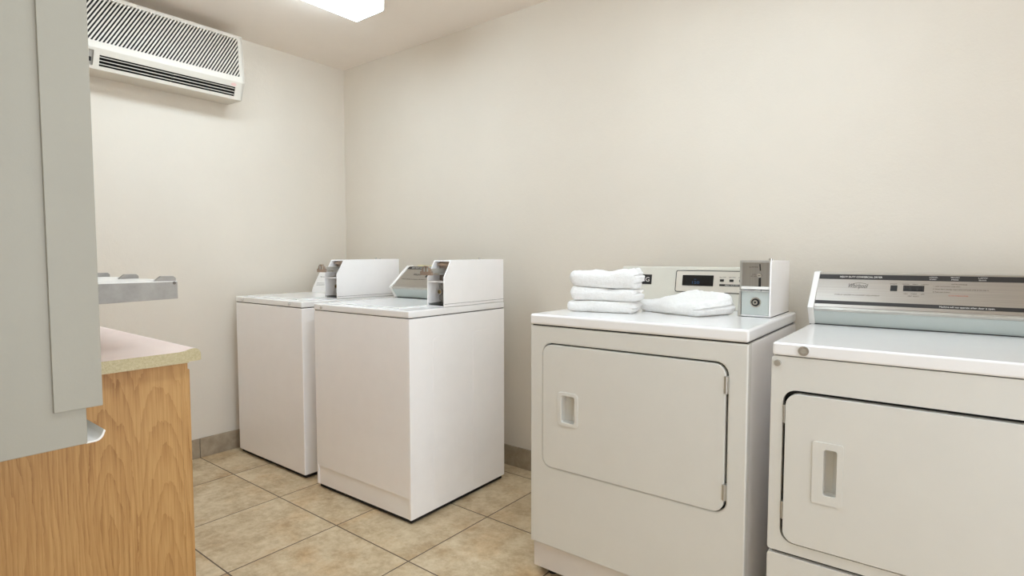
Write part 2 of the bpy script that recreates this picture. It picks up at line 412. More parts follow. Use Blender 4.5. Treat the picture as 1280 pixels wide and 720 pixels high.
# ------------------------------------------------------------------ air conditioner on the left wall
def air_conditioner():
    yR, yL = -0.793, -1.66; L = yR - yL
    t = thing('air_conditioner', 'beige wall air conditioner with slanted grille high on the left wall', 'air conditioner', (0, (yR + yL) / 2, 2.0), 0)
    h = L / 2
    # profile (x, z) relative to z=2.0
    top, kink, bot = (0.187, 0.357), (0.205, 0.100), (0.168, 0.012)
    bb = new()
    for s in (-1, 1):
        prism(bb, [(0.001, 0.019), (bot[0], bot[1]), kink, top, (0.172, 0.364), (0.001, 0.364)], s * (h - 0.012), s * h, 'y', 0.003)
    prism(bb, [(0.001, 0.340), (0.165, 0.340), (0.182, 0.349), (0.187, 0.357), (0.172, 0.364), (0.001, 0.364)], -h + 0.011, h - 0.011, 'y')
    prism(bb, [(0.001, 0.019), (bot[0], bot[1]), (bot[0] + 0.004, bot[1] + 0.012), (0.001, 0.030)], -h + 0.011, h - 0.011, 'y')
    box(bb, 0.001, 0.012, -h + 0.011, h - 0.011, 0.02, 0.35)
    obj('shell', bb, M['beige_pl'], t)
    # upper front panel with the slanted grille opening: frame u = +y, v = up along the face
    def panel(p0, p1):
        up = Vector((p1[0] - p0[0], 0, p1[1] - p0[1])); ln = up.length
        return face_frame((p0[0], -h, p0[1]), (0, 1, 0), up), ln
    # plate() builds in XZ with front at y=0 and back at +y; map X->u, Z->v, Y->-outward
    def pm(F): return F @ Matrix(((1, 0, 0, 0), (0, 0, 1, 0), (0, -1, 0, 0), (0, 0, 0, 1)))
    F, ln = panel(kink, top)
    u1 = L - 0.026; u0 = 0.026; v0, v1 = 0.032, ln - 0.018
    bb = new(); plate(bb, [(0.0, 0), (L, 0), (L, ln), (0.0, ln)], [[(u0, v0), (u1, v0), (u1, v1), (u0, v1)]], 0.006, pm(F), 0.001, 1)
    obj('front_panel', bb, M['beige_pl'], t)
    # slats: diagonal bars clipped to the opening
    def clip(poly, f):
        out = []
        for i in range(len(poly)):
            a, c = poly[i], poly[(i + 1) % len(poly)]; fa, fc = f(a), f(c)
            if fa >= 0: out.append(a)
            if (fa >= 0) != (fc >= 0):
                k = fa / (fa - fc); out.append((a[0] + (c[0] - a[0]) * k, a[1] + (c[1] - a[1]) * k))
        return out
    bb = new(); pitch, wd, sl = 0.0156, 0.0076, 0.12 / 0.2 * (v1 - v0)
    k = u0 - sl - pitch
    while k < u1 + pitch:
        poly = [(k, v0), (k + wd, v0), (k + wd + sl, v1), (k + sl, v1)]
        poly = clip(poly, lambda p: p[0] - u0); 
        if len(poly) > 2: poly = clip(poly, lambda p: u1 - p[0])
        if len(poly) > 2:
            ar = abs(sum(poly[i][0] * poly[(i + 1) % len(poly)][1] - poly[(i + 1) % len(poly)][0] * poly[i][1] for i in range(len(poly)))) / 2
            if ar > 1e-6: prism(bb, poly, -0.006, -0.0005, 'z', 0, 1, F)
        k += pitch
    obj('grille', bb, M['beige_pl'], t)
    bb = new(); fbox(bb, F, 0.014, L - 0.014, 0.01, ln - 0.006, -0.05, -0.03); obj('filter', bb, M['dark'], t)  # dark sheet standing in for the shade behind the slats
    # lower panel with outlet slot and control window
    F2, l2 = panel(bot, kink)
    a0, a1 = L - 0.7115 + 0.0, L - 0.046
    a0 = (-1.464 - yL); b0, b1 = 0.016, 0.066
    c0, c1 = (-1.515 - yL), (-1.488 - yL)
    bb = new(); plate(bb, [(0, 0), (L, 0), (L, l2), (0, l2)], [[(a0, b0), (a1, b0), (a1, b1), (a0, b1)], [(c0, 0.014), (c1, 0.014), (c1, 0.082), (c0, 0.082)]], 0.006, pm(F2), 0.001, 1)
    obj('lower_panel', bb, M['beige_pl'], t)
    bb = new(); fbox(bb, F2, a0 - 0.006, a1 + 0.006, 0.006, l2 - 0.02, -0.06, -0.045); 
    fbox(bb, F2, a0 - 0.006, a0 - 0.001, 0.006, l2 - 0.01, -0.05, -0.007); fbox(bb, F2, a1 + 0.001, a1 + 0.006, 0.006, l2 - 0.01, -0.05, -0.007)
    obj('outlet_recess', bb, M['dark'], t)
    for q in range(3):
        v = b0 + 0.008 + q * 0.0155
        bb = new(); fbox(bb, F2, a0 + 0.001, a1 - 0.001, v, v + 0.003, -0.022, -0.004, 0.0008)
        obj('louver', bb, M['beige_pl'], t)
    bb = new(); fbox(bb, F2, (a0 + a1) / 2 - 0.004, (a0 + a1) / 2 + 0.004, b0, b1, -0.03, -0.008); obj('divider', bb, M['dark'], t)
    bb = new(); fbox(bb, F2, c0 - 0.003, c1 + 0.003, 0.010, 0.086, -0.022, -0.012); cp = obj('control_plate', bb, M['alu'], t)
    bb = new(); fbox(bb, F2, c0 + 0.006, c0 + 0.02, 0.03, 0.05, -0.012, -0.002, 0.001); obj('switch', bb, M['black'], cp)
    bb = new(); cyl(bb, (0, 0, 0), 0.014, 0.0016, 'z', 28)
    for v in bb.verts: v.co = F2 @ Vector((v.co.x + a1 - 0.012, v.co.y * 0.6 + 0.079, v.co.z + 0.0008))
    obj('badge', bb, M['pink_badge'], t)
air_conditioner()

# ------------------------------------------------------------------ shared appliance parts
def feet(t, W, D, zb=0.024, ins=0.012):
    bb = new(); box(bb, 0.010, W - 0.010, ins, D - 0.012, 0.004, zb); obj('under_shade', bb, M['dark'], t)  # dark box painting in the shade below the cabinet
    for x in (0.06, W - 0.06):
        for y in (0.06, D - 0.06):
            bb = new(); cyl(bb, (x, y, 0.013), 0.018, 0.026, 'z', 16); obj('foot', bb, M['rubber'], t)

def console(t, W, y_bot, nose, topf, yb, z0, caps=0.022, detail=True):
    """whirlpool-type control console: light end caps, steel face, pale base strip"""
    prof = [(y_bot, z0), (nose[0], nose[1]), (topf[0], topf[1]), (topf[0] + 0.03, topf[1] + 0.002), (yb, topf[1] - 0.01), (yb, z0)]
    c = new(); prism(c, [(p[0] + (0.004 if i < 4 else 0), p[1]) for i, p in enumerate(prof)], caps, W - caps, 'x', 0.0)
    body = obj('console', c, M['alu'], t)
    for x0, x1 in ((0, caps), (W - caps, W)):
        c = new(); prism(c, [(y_bot - 0.003, z0), (nose[0] - 0.004, nose[1]), (topf[0] - 0.004, topf[1] + 0.004), (topf[0] + 0.03, topf[1] + 0.006), (yb, topf[1] - 0.006), (yb, z0)], x0, x1, 'x', 0.0025)
        ec = obj('end_cap', c, M['white_pl'], body)
    up = Vector((0, topf[0] - nose[0], topf[1] - nose[1]))
    F = face_frame((0, nose[0] + 0.004, nose[1]), (1, 0, 0), up)
    # pale base strip under the nose
    dn = Vector((0, nose[0] - y_bot, nose[1] - z0))
    Fd = face_frame((0, y_bot + 0.004, z0), (1, 0, 0), dn)
    c = new(); fbox(c, Fd, caps, W - caps, 0.002, dn.length - 0.012, 0.0, 0.002); obj('base_strip', c, M['bluegrey'], body)
    c = new(); fbox(c, Fd, caps, W - caps, dn.length - 0.010, dn.length + 0.001, -0.001, 0.005, 0.002); obj('nose_trim', c, M['alu'], body)
    c = new(); box(c, 0.002, W - 0.002, y_bot - 0.0015, yb - 0.01, z0 - 0.003, z0 + 0.0022); obj('base_line', c, M['dark'], body)  # thin dark slab along the bottom of the console
    return body, F, up.length

def coin_box(t, W, z0=0.915, yf=0.209, yb=0.638, x0=0.567):
    """long white coin meter with slanted open front, slide bar, lock and bolts"""
    p = [(yf, z0), (yf, 1.047), (yf + 0.046, 1.124), (yb, 1.128), (yb, z0)]
    c = new()
    prism(c, p, W - 0.006, W, 'x', 0.001, 1)
    # left cheek is lower on the front, same outline
    prism(c, p, x0, x0 + 0.006, 'x', 0.001, 1)
    prism(c, [(yf + 0.044, 1.118), (yf + 0.046, 1.124), (yb, 1.128), (yb, 1.121)], x0 + 0.005, W - 0.005, 'x')
    box(c, x0 + 0.005, W - 0.005, yb - 0.006, yb, z0, 1.124)
    box(c, x0 + 0.005, W - 0.005, yf + 0.004, yf + 0.08, 1.024, 1.030)       # shelf between the two bays
    box(c, x0 + 0.005, W - 0.005, yf + 0.004, yf + 0.08, z0, z0 + 0.004)
    cb = obj('coin_box', c, M['enamel'], t)
    c = new(); box(c, x0 - 0.0, W + 0.0007, yf + 0.002, yb, z0 + 0.0125, z0 + 0.0137); obj('seam', c, M['strip'], cb)
    # lower steel panel with lock and bolts
    yp = yf + 0.072
    c = new(); box(c, x0 + 0.006, W - 0.006, yp, yp + 0.004, z0 + 0.004, 1.024); obj('vault_plate', c, M['steelz'], cb)
    lx, lz = x0 + 0.020, 0.978
    c = new(); ring(c, (lx, yp - 0.006, lz), 0.0095, 0.0135, 0.012); cyl(c, (lx, yp - 0.002, lz), 0.0135, 0.006, 'y'); obj('lock_collar', c, M['chrome'], cb)
    c = new(); cyl(c, (lx, yp - 0.008, lz), 0.0092, 0.014, 'y', 20, bev=0.001); lo = obj('lock', c, M['brass'], cb)
    c = new(); box(c, lx - 0.002, lx + 0.002, yp - 0.0162, yp - 0.0145, lz - 0.006, lz + 0.006); obj('keyhole', c, M['dark'], lo)
    for bz in (0.936, 1.012):
        c = new(); cyl(c, (lx - 0.003, yp - 0.004, bz), 0.006, 0.008, 'y', 6); obj('bolt', c, M['chrome'], cb)
    # upper bay: mechanism plates and the coin slide
    c = new(); box(c, x0 + 0.006, W - 0.006, yf + 0.076, yf + 0.08, 1.030, 1.118); box(c, x0 + 0.01, W - 0.012, yf + 0.055, yf + 0.078, 1.098, 1.112, 0.002)
    obj('mechanism_plate', c, M['bronze'], cb)
    sx = x0 + 0.040
    c = new(); box(c, sx - 0.024, sx + 0.024, yf - 0.036, yf + 0.078, 1.066, 1.086, 0.002); box(c, sx - 0.03, sx + 0.03, yf + 0.01, yf + 0.076, 1.058, 1.066, 0.001)
    sl = obj('coin_slide', c, M['alu'], cb)
    c = new(); plate(c, [(sx - 0.034, 1.058), (sx + 0.034, 1.058), (sx + 0.034, 1.074)] + [(sx + 0.024 * math.cos(a), 1.078 + 0.022 * math.sin(a)) for a in [PI * k / 10 for k in range(11)]] + [(sx - 0.034, 1.074)],
                     [rrect(sx - 0.018, sx - 0.002, 1.0735, 1.094, 0.003, 3), rrect(sx + 0.002, sx + 0.018, 1.0735, 1.094, 0.003, 3)], 0.014, Matrix.Translation((0, yf - 0.048, 0)), 0.001)
    hd = obj('slide_handle', c, M['bronze'], sl)
    c = new(); box(c, sx - 0.0195, sx + 0.0195, yf - 0.0425, yf - 0.035, 1.073, 1.0945); obj('coin_window', c, M['zinc'], hd)
    c = new(); cyl(c, (W - 0.05, yb - 0.13, 1.130), 0.005, 0.010, 'z', 12); obj('top_screw', c, M['chrome'], cb)
    c = new(); cyl(c, (W - 0.05, yb - 0.10, 1.128), 0.003, 0.007, 'z', 12); obj('top_screw', c, M['chrome'], cb)
    return cb

# ------------------------------------------------------------------ washers
def washer_body(t, W, D, kick, emboss, screws):
    c = new(); z0 = 0.02; zl = 0.8795
    if kick:
        prism(c, [(0.006, z0), (0.006, 0.110), (0.0, 0.114), (0.0, zl), (D, zl), (D, z0)], 0.012, W - 0.012, 'x')
        box(c, 0.0, 0.014, 0.0, D, z0, zl, 0.004); box(c, W - 0.014, W, 0.0, D, z0, zl, 0.004)
    else:
        box(c, 0, W, 0, D, z0, zl, 0.006, 3)
    if emboss:
        for y0, y1 in ((0.137, 0.269), (0.401, 0.538)):
            pts = rrect(y0, y1, 0.05, 0.787, 0.02, 4)
            Mx = Matrix(((0, -1, 0, W + 0.0011), (1, 0, 0, 0), (0, 0, 1, 0), (0, 0, 0, 1)))
            plate(c, pts, [], 0.0022, Mx, 0.001, 1)
    obj('cabinet', c, M['enamel'], t)
    c = new(); box(c, 0.004, W - 0.004, 0.004, D - 0.004, 0.872, 0.886); obj('seam', c, M['dark'], t)
    c = new(); box(c, 0, W, -0.002, D, 0.8825, 0.9135, 0.006, 3); top = obj('top', c, M['gloss'], t)
    c = new(); box(c, 0.045, 0.555, 0.05, 0.445, 0.911, 0.9185, 0.003, 2); obj('lid', c, M['gloss'], t)
    for x in screws:
        c = new(); cyl(c, (x, -0.0045, 0.8965), 0.0075, 0.007, 'y', 16, bev=0.0015); s = obj('screw', c, M['chrome'], top)
    feet(t, W, D)

def front_washer():
    W, D = 0.6745, 0.645
    t = thing('washing_machine', 'white top loading washer in front, nearer the dryers, with a grey control console', 'washing machine', (0.8922, -0.826, 0), 0.0183, 'coin operated washers')
    washer_body(t, W, D, True, True, (0.065,))
    body, F, L = console(t, 0.60, 0.514, (0.474, 0.974), (0.607, 1.086), D - 0.002, 0.915, 0.02)
    c = new(); fbox(c, F, 0.02, 0.58, 0.006, L - 0.002, 0.0, 0.0015); obj('face_plate', c, M['steel'], body)
    c = new(); fbox(c, F, 0.02, 0.58, L - 0.026, L - 0.006, 0.0005, 0.0022); obj('header_strip', c, M['strip'], body)
    c = new(); text_bm(c, 'HEAVY DUTY COMMERCIAL WASHER', 0.011, at(F, 0.05, L - 0.020, 0.0024), 0.17); obj('header_lettering', c, M['white_ink'], body)
    c = new(); text_bm(c, 'Whirlpool', 0.022, at(F, 0.105, L * 0.56, 0.0018), 0.062, 0.3); obj('logo', c, M['ink'], body)
    c = new(); text_bm(c, 'WORLD LEADER IN LAUNDRY EQUIPMENT', 0.007, at(F, 0.04, L * 0.36, 0.0018), 0.19)
    obj('slogan_lettering', c, M['ink'], body)
    c = new(); fbox(c, F, 0.215, 0.255, L * 0.48, L * 0.62, 0.001, 0.006, 0.001); obj('rocker_switch', c, M['black'], body)
    c = new(); box(c, 0.08, 0.19, 0.612, 0.634, 1.0875, 1.0935); obj('sticker', c, M['yellow'], body)
    coin_box(t, W)
front_washer()

def corner_washer():
    W, D = 0.6813, 0.645
    t = thing('washing_machine', 'white top loading washer in the room corner with a white label on its console', 'washing machine', (0.0837, -0.8174, 0), 0.0045, 'coin operated washers')
    washer_body(t, W, D, False, False, (0.088, 0.574))
    p = [(0.47, 0.915), (0.478, 0.945), (0.548, 1.072), (0.575, 1.078), (D - 0.004, 1.06), (D - 0.004, 0.915)]
    c = new(); prism(c, p, 0.03, 0.60, 'x', 0.003); body = obj('console', c, M['enamel'], t)
    F = face_frame((0, 0.478, 0.945), (1, 0, 0), (0, 0.07, 0.127))
    c = new(); fbox(c, F, 0.04, 0.56, 0.002, 0.128, 0.0, 0.0012); pl = obj('label_sheet', c, M['paper'], body)
    c = new()
    for k in range(3): fbox(c, F, 0.06, 0.55, 0.016 + k * 0.008, 0.0175 + k * 0.008, 0.001, 0.0016)
    fbox(c, F, 0.12, 0.14, 0.088, 0.115, 0.001, 0.0018); text_bm(c, 'COIN LAUNDRY WASHER', 0.008, at(F, 0.06, 0.074, 0.0014), 0.12)
    obj('label_print', c, M['ink'], pl)
    coin_box(t, W)
corner_washer()

# ------------------------------------------------------------------ dryers
def handle_pocket(t, name, o, i, d, m, proud, rad):
    """framed recessed pull: o outer rect, i inner rect, d depth"""
    c = new()
    plate(c, rrect(*o, rad, 5), [rrect(*i, 0.006, 4)], 0.008 + proud, Matrix.Translation((0, -0.004 - proud, 0)), 0.002)
    x0, x1, z0, z1 = i
    box(c, x0 - 0.004, x0, 0.0, d, z0 - 0.004, z1 + 0.004); box(c, x1, x1 + 0.004, 0.0, d, z0 - 0.004, z1 + 0.004)
    box(c, x0, x1, 0.0, d, z0 - 0.004, z0); box(c, x0, x1, 0.0, d, z1, z1 + 0.004); box(c, x0 - 0.004, x1 + 0.004, d, d + 0.004, z0 - 0.004, z1 + 0.004)
    # the finger lip down one side of the pocket
    prism(c, [(x1, 0.004), (x1, d), (x1 - (x1 - x0) * 0.42, d)], z0, z1, 'z')
    return obj(name, c, m, t)

def white_dryer():
    W, D = 0.73, 0.63
    t = thing('clothes_dryer', 'white front loading dryer with folded towels on top', 'dryer', (2.1708, -0.7854, 0), 0.0125, 'coin operated dryers')
    zs = 0.9034
    c = new(); box(c, 0.0, W, 0.03, D, 0.03, zs - 0.004, 0.004); obj('cabinet', c, M['enamel'], t)
    c = new(); hole = rrect(0.052, 0.677, 0.408, 0.842, 0.035, 6)
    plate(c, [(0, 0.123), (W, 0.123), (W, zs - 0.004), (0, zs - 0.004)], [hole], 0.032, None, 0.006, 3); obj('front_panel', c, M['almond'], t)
    c = new(); box(c, 0.008, W - 0.008, 0.010, 0.035, 0.03, 0.126, 0.004); obj('kick_panel', c, M['kick'], t)
    c = new(); plate(c, rrect(0.050, 0.679, 0.406, 0.844, 0.035, 6), [rrect(0.075, 0.652, 0.43, 0.82, 0.03, 6)], 0.006, Matrix.Translation((0, 0.02, 0))); obj('door_gap_shade', c, M['dark'], t)  # dark ring puts the shade of the door gap into colour
    ho, hi = (0.114, 0.196, 0.564, 0.681), (0.131, 0.182, 0.578, 0.668)
    c = new(); plate(c, rrect(0.0545, 0.6715, 0.411, 0.8375, 0.033, 6), [rrect(hi[0] - 0.005, hi[1] + 0.005, hi[2] - 0.005, hi[3] + 0.005, 0.006, 3)], 0.022, Matrix.Translation((0, -0.003, 0)), 0.003, 3)
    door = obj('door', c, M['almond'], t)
    h = handle_pocket(door, 'handle', ho, hi, 0.026, M['almond'], 0.002, 0.016)
    for za, zb in ((0.755, 0.805), (0.45, 0.496)):
        c = new(); box(c, 0.667, 0.680, -0.005, 0.012, za, zb, 0.0015)
        cyl(c, (0.6735, -0.005, (za + zb) / 2), 0.0035, zb - za, 'z', 12); obj('hinge', c, M['alu'], door)
    c = new(); box(c, 0.006, W - 0.006, 0.006, D - 0.01, zs - 0.008, zs + 0.006); obj('seam', c, M['dark'], t)
    c = new(); box(c, -0.001, W + 0.001, -0.004, D, zs, 0.94, 0.008, 3); obj('top', c, M['gloss'], t)
    # leaning control console at the back
    y0, y1 = 0.535, 0.563
    zt = 1.10
    c = new(); prism(c, [(y0, 0.94), (y1, zt - 0.004), (y1 + 0.004, zt), (D - 0.02, zt), (D - 0.004, 1.07), (D - 0.004, 0.94)], 0.076, 0.66, 'x', 0.003)
    con = obj('console', c, M['console'], t)
    F = face_frame((0, y0, 0.94), (1, 0, 0), (0, y1 - y0, zt - 0.004 - 0.94))
    v = lambda z: z - 0.94
    c = new(); fbox(c, F, 0.082, 0.209, v(1.029), v(1.069), 0.0, 0.002, 0.0005); bd = obj('badge', c, M['black'], con)
    c = new(); text_bm(c, 'MAYTAG', 0.026, at(F, 0.089, v(1.040), 0.0022), 0.109); obj('badge_lettering', c, M['white_ink'], bd)
    c = new(); plate(c, rrect(0.309, 0.63, v(1.003), v(1.0885), 0.008, 4), [rrect(0.3115, 0.6275, v(1.0055), v(1.086), 0.007, 4)], 0.003, F @ Matrix(((1, 0, 0, 0), (0, 0, 1, 0), (0, -1, 0, 0.0015), (0, 0, 0, 1))))
    obj('module_outline', c, M['strip'], con)
    c = new(); fbox(c, F, 0.312, 0.627, v(1.006), v(1.0855), 0.0, 0.0012); md = obj('control_module', c, M['beige_pl'], con)
    c = new(); fbox(c, F, 0.337, 0.457, v(1.0285), v(1.070), 0.001, 0.0026, 0.0005); dp = obj('display', c, M['screen'], md)
    c = new(); text_bm(c, '150', 0.015, at(F, 0.372, v(1.036), 0.003), 0.028); fbox(c, F, 0.383, 0.392, v(1.053), v(1.0545), 0.0026, 0.0030); obj('display_digits', c, M['led'], dp)
    for k in range(3):
        u = 0.481 + 0.035 * k
        c = new(); fbox(c, F, u, u + 0.015, v(1.047), v(1.056), 0.001, 0.004, 0.001); obj('button', c, M['black'], md)
    c = new()
    for k, s in enumerate(('HIGH TEMP', 'PERM PRESS', 'DELICATES')): text_bm(c, s, 0.005, at(F, 0.478 + 0.035 * k, v(1.062), 0.0014), 0.024)
    obj('button_lettering', c, M['ink'], md)
    c = new(); fbox(c, F, 0.480, 0.605, v(1.030), v(1.0375), 0.001, 0.002); sb = obj('legend_bar', c, M['black'], md)
    c = new(); text_bm(c, 'FABRIC SELECTION', 0.006, at(F, 0.50, v(1.0318), 0.0022), 0.05); obj('legend_lettering', c, M['white_ink'], sb)
    # coin meter: upright white case with steel coin plate above a locked vault
    x0, x1, yf, yb, z0, z1 = 0.609, 0.706, 0.350, 0.625, 0.94, 1.126
    c = new()
    prism(c, [(yf, z0), (yf, z1), (yb, z1), (yb, z0)], x1 - 0.006, x1, 'x', 0.001, 1)
    prism(c, [(yf, z0), (yf, z1), (yb, z1), (yb, z0)], x0, x0 + 0.004, 'x', 0.001, 1)
    box(c, x0 + 0.004, x1 - 0.005, yf + 0.0, yb, z1 - 0.005, z1); box(c, x0 + 0.004, x1 - 0.005, yb - 0.005, yb, z0, z1)
    box(c, x0 + 0.003, x1 - 0.005, yf, yf + 0.25, z0 + 0.0005, z0 + 0.006)
    cb = obj('coin_box', c, M['enamel'], t)
    c = new(); box(c, x0 - 0.002, x1 + 0.001, yf - 0.002, yb + 0.001, z0 - 0.001, z0 + 0.002); obj('base_line', c, M['dark'], cb)  # thin dark slab under the coin box
    c = new(); box(c, x0 - 0.001, x0 + 0.0045, yf - 0.002, yf + 0.006, 1.030, z1, 0.0006); box(c, x0 - 0.001, x1 - 0.004, yf - 0.001, yf + 0.004, z1 - 0.004, z1 + 0.001)
    prism(c, [(x0 - 0.006, z0), (x0 + 0.004, z0), (x0 + 0.004, 1.034), (x0 - 0.001, 1.034)], yf - 0.002, yf + 0.008, 'y'); obj('edge_trim', c, M['alu'], cb)
    c = new(); box(c, x0 + 0.004, x1 - 0.006, yf + 0.006, yf + 0.010, 1.038, z1 - 0.004); cp = obj('coin_plate', c, M['steelz'], cb)
    c = new(); box(c, x0 + 0.004, x1 - 0.006, yf - 0.004, yf + 0.010, 1.031, 1.041, 0.002); box(c, x0 - 0.002, x1 - 0.006, yf - 0.003, yf + 0.006, 1.0255, 1.0275); obj('ledge', c, M['white_pl'], cb)  # chrome ledge, its bright reflection painted as plain white
    c = new(); box(c, 0, 0.003, yf + 0.004, yf + 0.0065, 0, 0.022, 0, 1, Matrix.Translation((x0 + 0.060, 0, 1.093)) @ Matrix.Rotation(-0.08, 4, 'Y'))
    obj('coin_slot', c, M['dark'], cp)
    c = new(); box(c, x0 + 0.057, x0 + 0.064, yf + 0.004, yf + 0.0065, 1.040, 1.070); obj('return_slot', c, M['dark'], cp)
    c = new(); cyl(c, (x0 + 0.061, yf - 0.001, 1.077), 0.007, 0.014, 'y', 20, bev=0.001); kn = obj('return_knob', c, M['chrome'], cp)
    c = new(); box(c, x0 + 0.057, x0 + 0.065, yf - 0.009, yf - 0.0078, 1.0762, 1.0778); obj('knob_mark', c, M['dark'], kn)
    c = new(); Fc = face_frame((x0, yf + 0.0058, 1.0), (1, 0, 0), (0, 0, 1))
    text_bm(c, 'QUARTERS', 0.006, at(Fc, 0.026, 0.103, 0), 0.028); obj('slot_lettering', c, M['ink'], cp)
    c = new(); text_bm(c, 'COIN', 0.005, at(Fc, 0.036, 0.079, 0), 0.012); text_bm(c, 'RETURN', 0.005, at(Fc, 0.032, 0.073, 0), 0.018); obj('coin_lettering', c, M['ink'], cp)
    c = new(); box(c, x0 + 0.005, x1 - 0.007, yf + 0.002, yf + 0.008, z0 + 0.007, 1.024, 0.001); vd = obj('vault_door', c, M['bluegrey'], cb)
    lc = (x0 + 0.050, yf + 0.0, 0.989)
    c = new(); ring(c, lc, 0.0085, 0.0125, 0.007); cyl(c, lc, 0.0125, 0.004, 'y'); lk = obj('lock', c, M['rubber'], vd)
    c = new(); cyl(c, (lc[0], lc[1] - 0.002, lc[2]), 0.0078, 0.008, 'y', 20); ring(c, (lc[0], lc[1] + 0.001, lc[2]), 0.0130, 0.0165, 0.002); obj('lock_core', c, M['chrome'], lk)
    c = new(); cyl(c, (lc[0], lc[1] - 0.0065, lc[2]), 0.0032, 0.002, 'y', 16); obj('keyhole', c, M['dark'], lk)
    c = new(); cyl(c, (x1 - 0.03, yf + 0.12, z1 + 0.003), 0.006, 0.008, 'z', 14); obj('top_screw', c, M['chrome'], cb)
    c = new(); cyl(c, (x1 - 0.03, yf + 0.15, z1 + 0.002), 0.003, 0.006, 'z', 12); obj('top_screw', c, M['chrome'], cb)
    feet(t, W, D, 0.032, 0.05)
    return t
white_dryer()

def steel_console_dryer():
    W, D = 0.737, 0.66
    t = thing('clothes_dryer', 'white front loading dryer at the right with a long steel control console', 'dryer', (2.9631, -0.7909, 0), 0.0074, 'coin operated dryers')
    zs = 0.8813
    c = new(); box(c, 0.0, W, 0.03, D, 0.03, zs - 0.003, 0.004); obj('cabinet', c, M['enamel'], t)
    c = new(); hole = rrect(0.030, 0.707, 0.386, 0.793, 0.032, 6)
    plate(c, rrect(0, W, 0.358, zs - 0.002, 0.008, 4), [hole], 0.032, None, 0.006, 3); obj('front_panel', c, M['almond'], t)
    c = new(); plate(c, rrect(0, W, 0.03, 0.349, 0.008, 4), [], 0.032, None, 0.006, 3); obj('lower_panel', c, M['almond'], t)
    c = new(); box(c, 0.01, W - 0.01, 0.014, 0.032, 0.340, 0.366); obj('seam', c, M['dark'], t)
    c = new(); box(c, 0.006, W - 0.006, 0.008, D - 0.01, zs - 0.008, zs + 0.005); obj('seam', c, M['dark'], t)
    c = new(); plate(c, rrect(0.028, 0.709, 0.384, 0.795, 0.032, 6), [rrect(0.055, 0.68, 0.41, 0.765, 0.03, 6)], 0.006, Matrix.Translation((0, 0.02, 0))); obj('door_gap_shade', c, M['dark'], t)  # shade in the gap around the door, painted as a dark ring
    ho, hi = (0.103, 0.171, 0.514, 0.672), (0.1285, 0.158, 0.537, 0.655)
    c = new(); plate(c, rrect(0.0375, 0.7025, 0.3905, 0.7845, 0.030, 6), [rrect(hi[0] - 0.005, hi[1] + 0.005, hi[2] - 0.005, hi[3] + 0.005, 0.006, 3)], 0.026, Matrix.Translation((0, -0.006, 0)), 0.003, 3)
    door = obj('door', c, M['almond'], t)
    h = handle_pocket(door, 'handle', ho, hi, 0.024, M['almond'], 0.005, 0.006)
    for za, zb in ((0.705, 0.752), (0.448, 0.495)):
        c = new(); box(c, 0.0305, 0.0375, -0.002, 0.014, za, zb, 0.001); cyl(c, (0.0345, -0.002, (za + zb) / 2), 0.0028, zb - za, 'z', 12); obj('hinge', c, M['alu'], door)
    c = new(); box(c, 0.002, W + 0.002, -0.004, D, zs, 0.915, 0.006, 3); top = obj('top', c, M['gloss'], t)
    c = new(); cyl(c, (0.015, -0.003, 0.861), 0.0085, 0.008, 'y', 20, bev=0.002); obj('screw', c, M['alu'], t)
    lk = (0.076, -0.0055, 0.8985)
    c = new(); ring(c, lk, 0.0075, 0.0125, 0.006); cyl(c, (lk[0], lk[1] + 0.001, lk[2]), 0.012, 0.004, 'y'); l = obj('lock', c, M['chrome'], top)
    c = new(); cyl(c, (lk[0], lk[1] - 0.0005, lk[2]), 0.0072, 0.006, 'y', 16); obj('lock_core', c, M['alu'], l)
    # console
    nose, topf = (0.474, 0.973), (0.585, 1.084)
    body, F, L = console(t, W, 0.512, nose, topf, D - 0.002, 0.915, 0.018)
    c = new(); cyl(c, (0.010, 0.508, 0.926), 0.0035, 0.006, 'y', 12); obj('screw', c, M['strip'], body)
    u0, u1 = 0.018, W - 0.018
    c = new(); fbox(c, F, u0, u1, 0.004, L - 0.001, 0.0, 0.0015); obj('face_plate', c, M['steel'], body)
    c = new(); fbox(c, F, u0, u1, L - 0.029, L - 0.008, 0.0008, 0.0022); hs = obj('header_strip', c, M['strip'], body)
    c = new(); fbox(c, F, u0, u1, 0.017, 0.031, 0.0008, 0.0022); fs = obj('footer_strip', c, M['strip'], body)
    return t, body, F, L, hs, fs, u0, u1
d2 = steel_console_dryer()

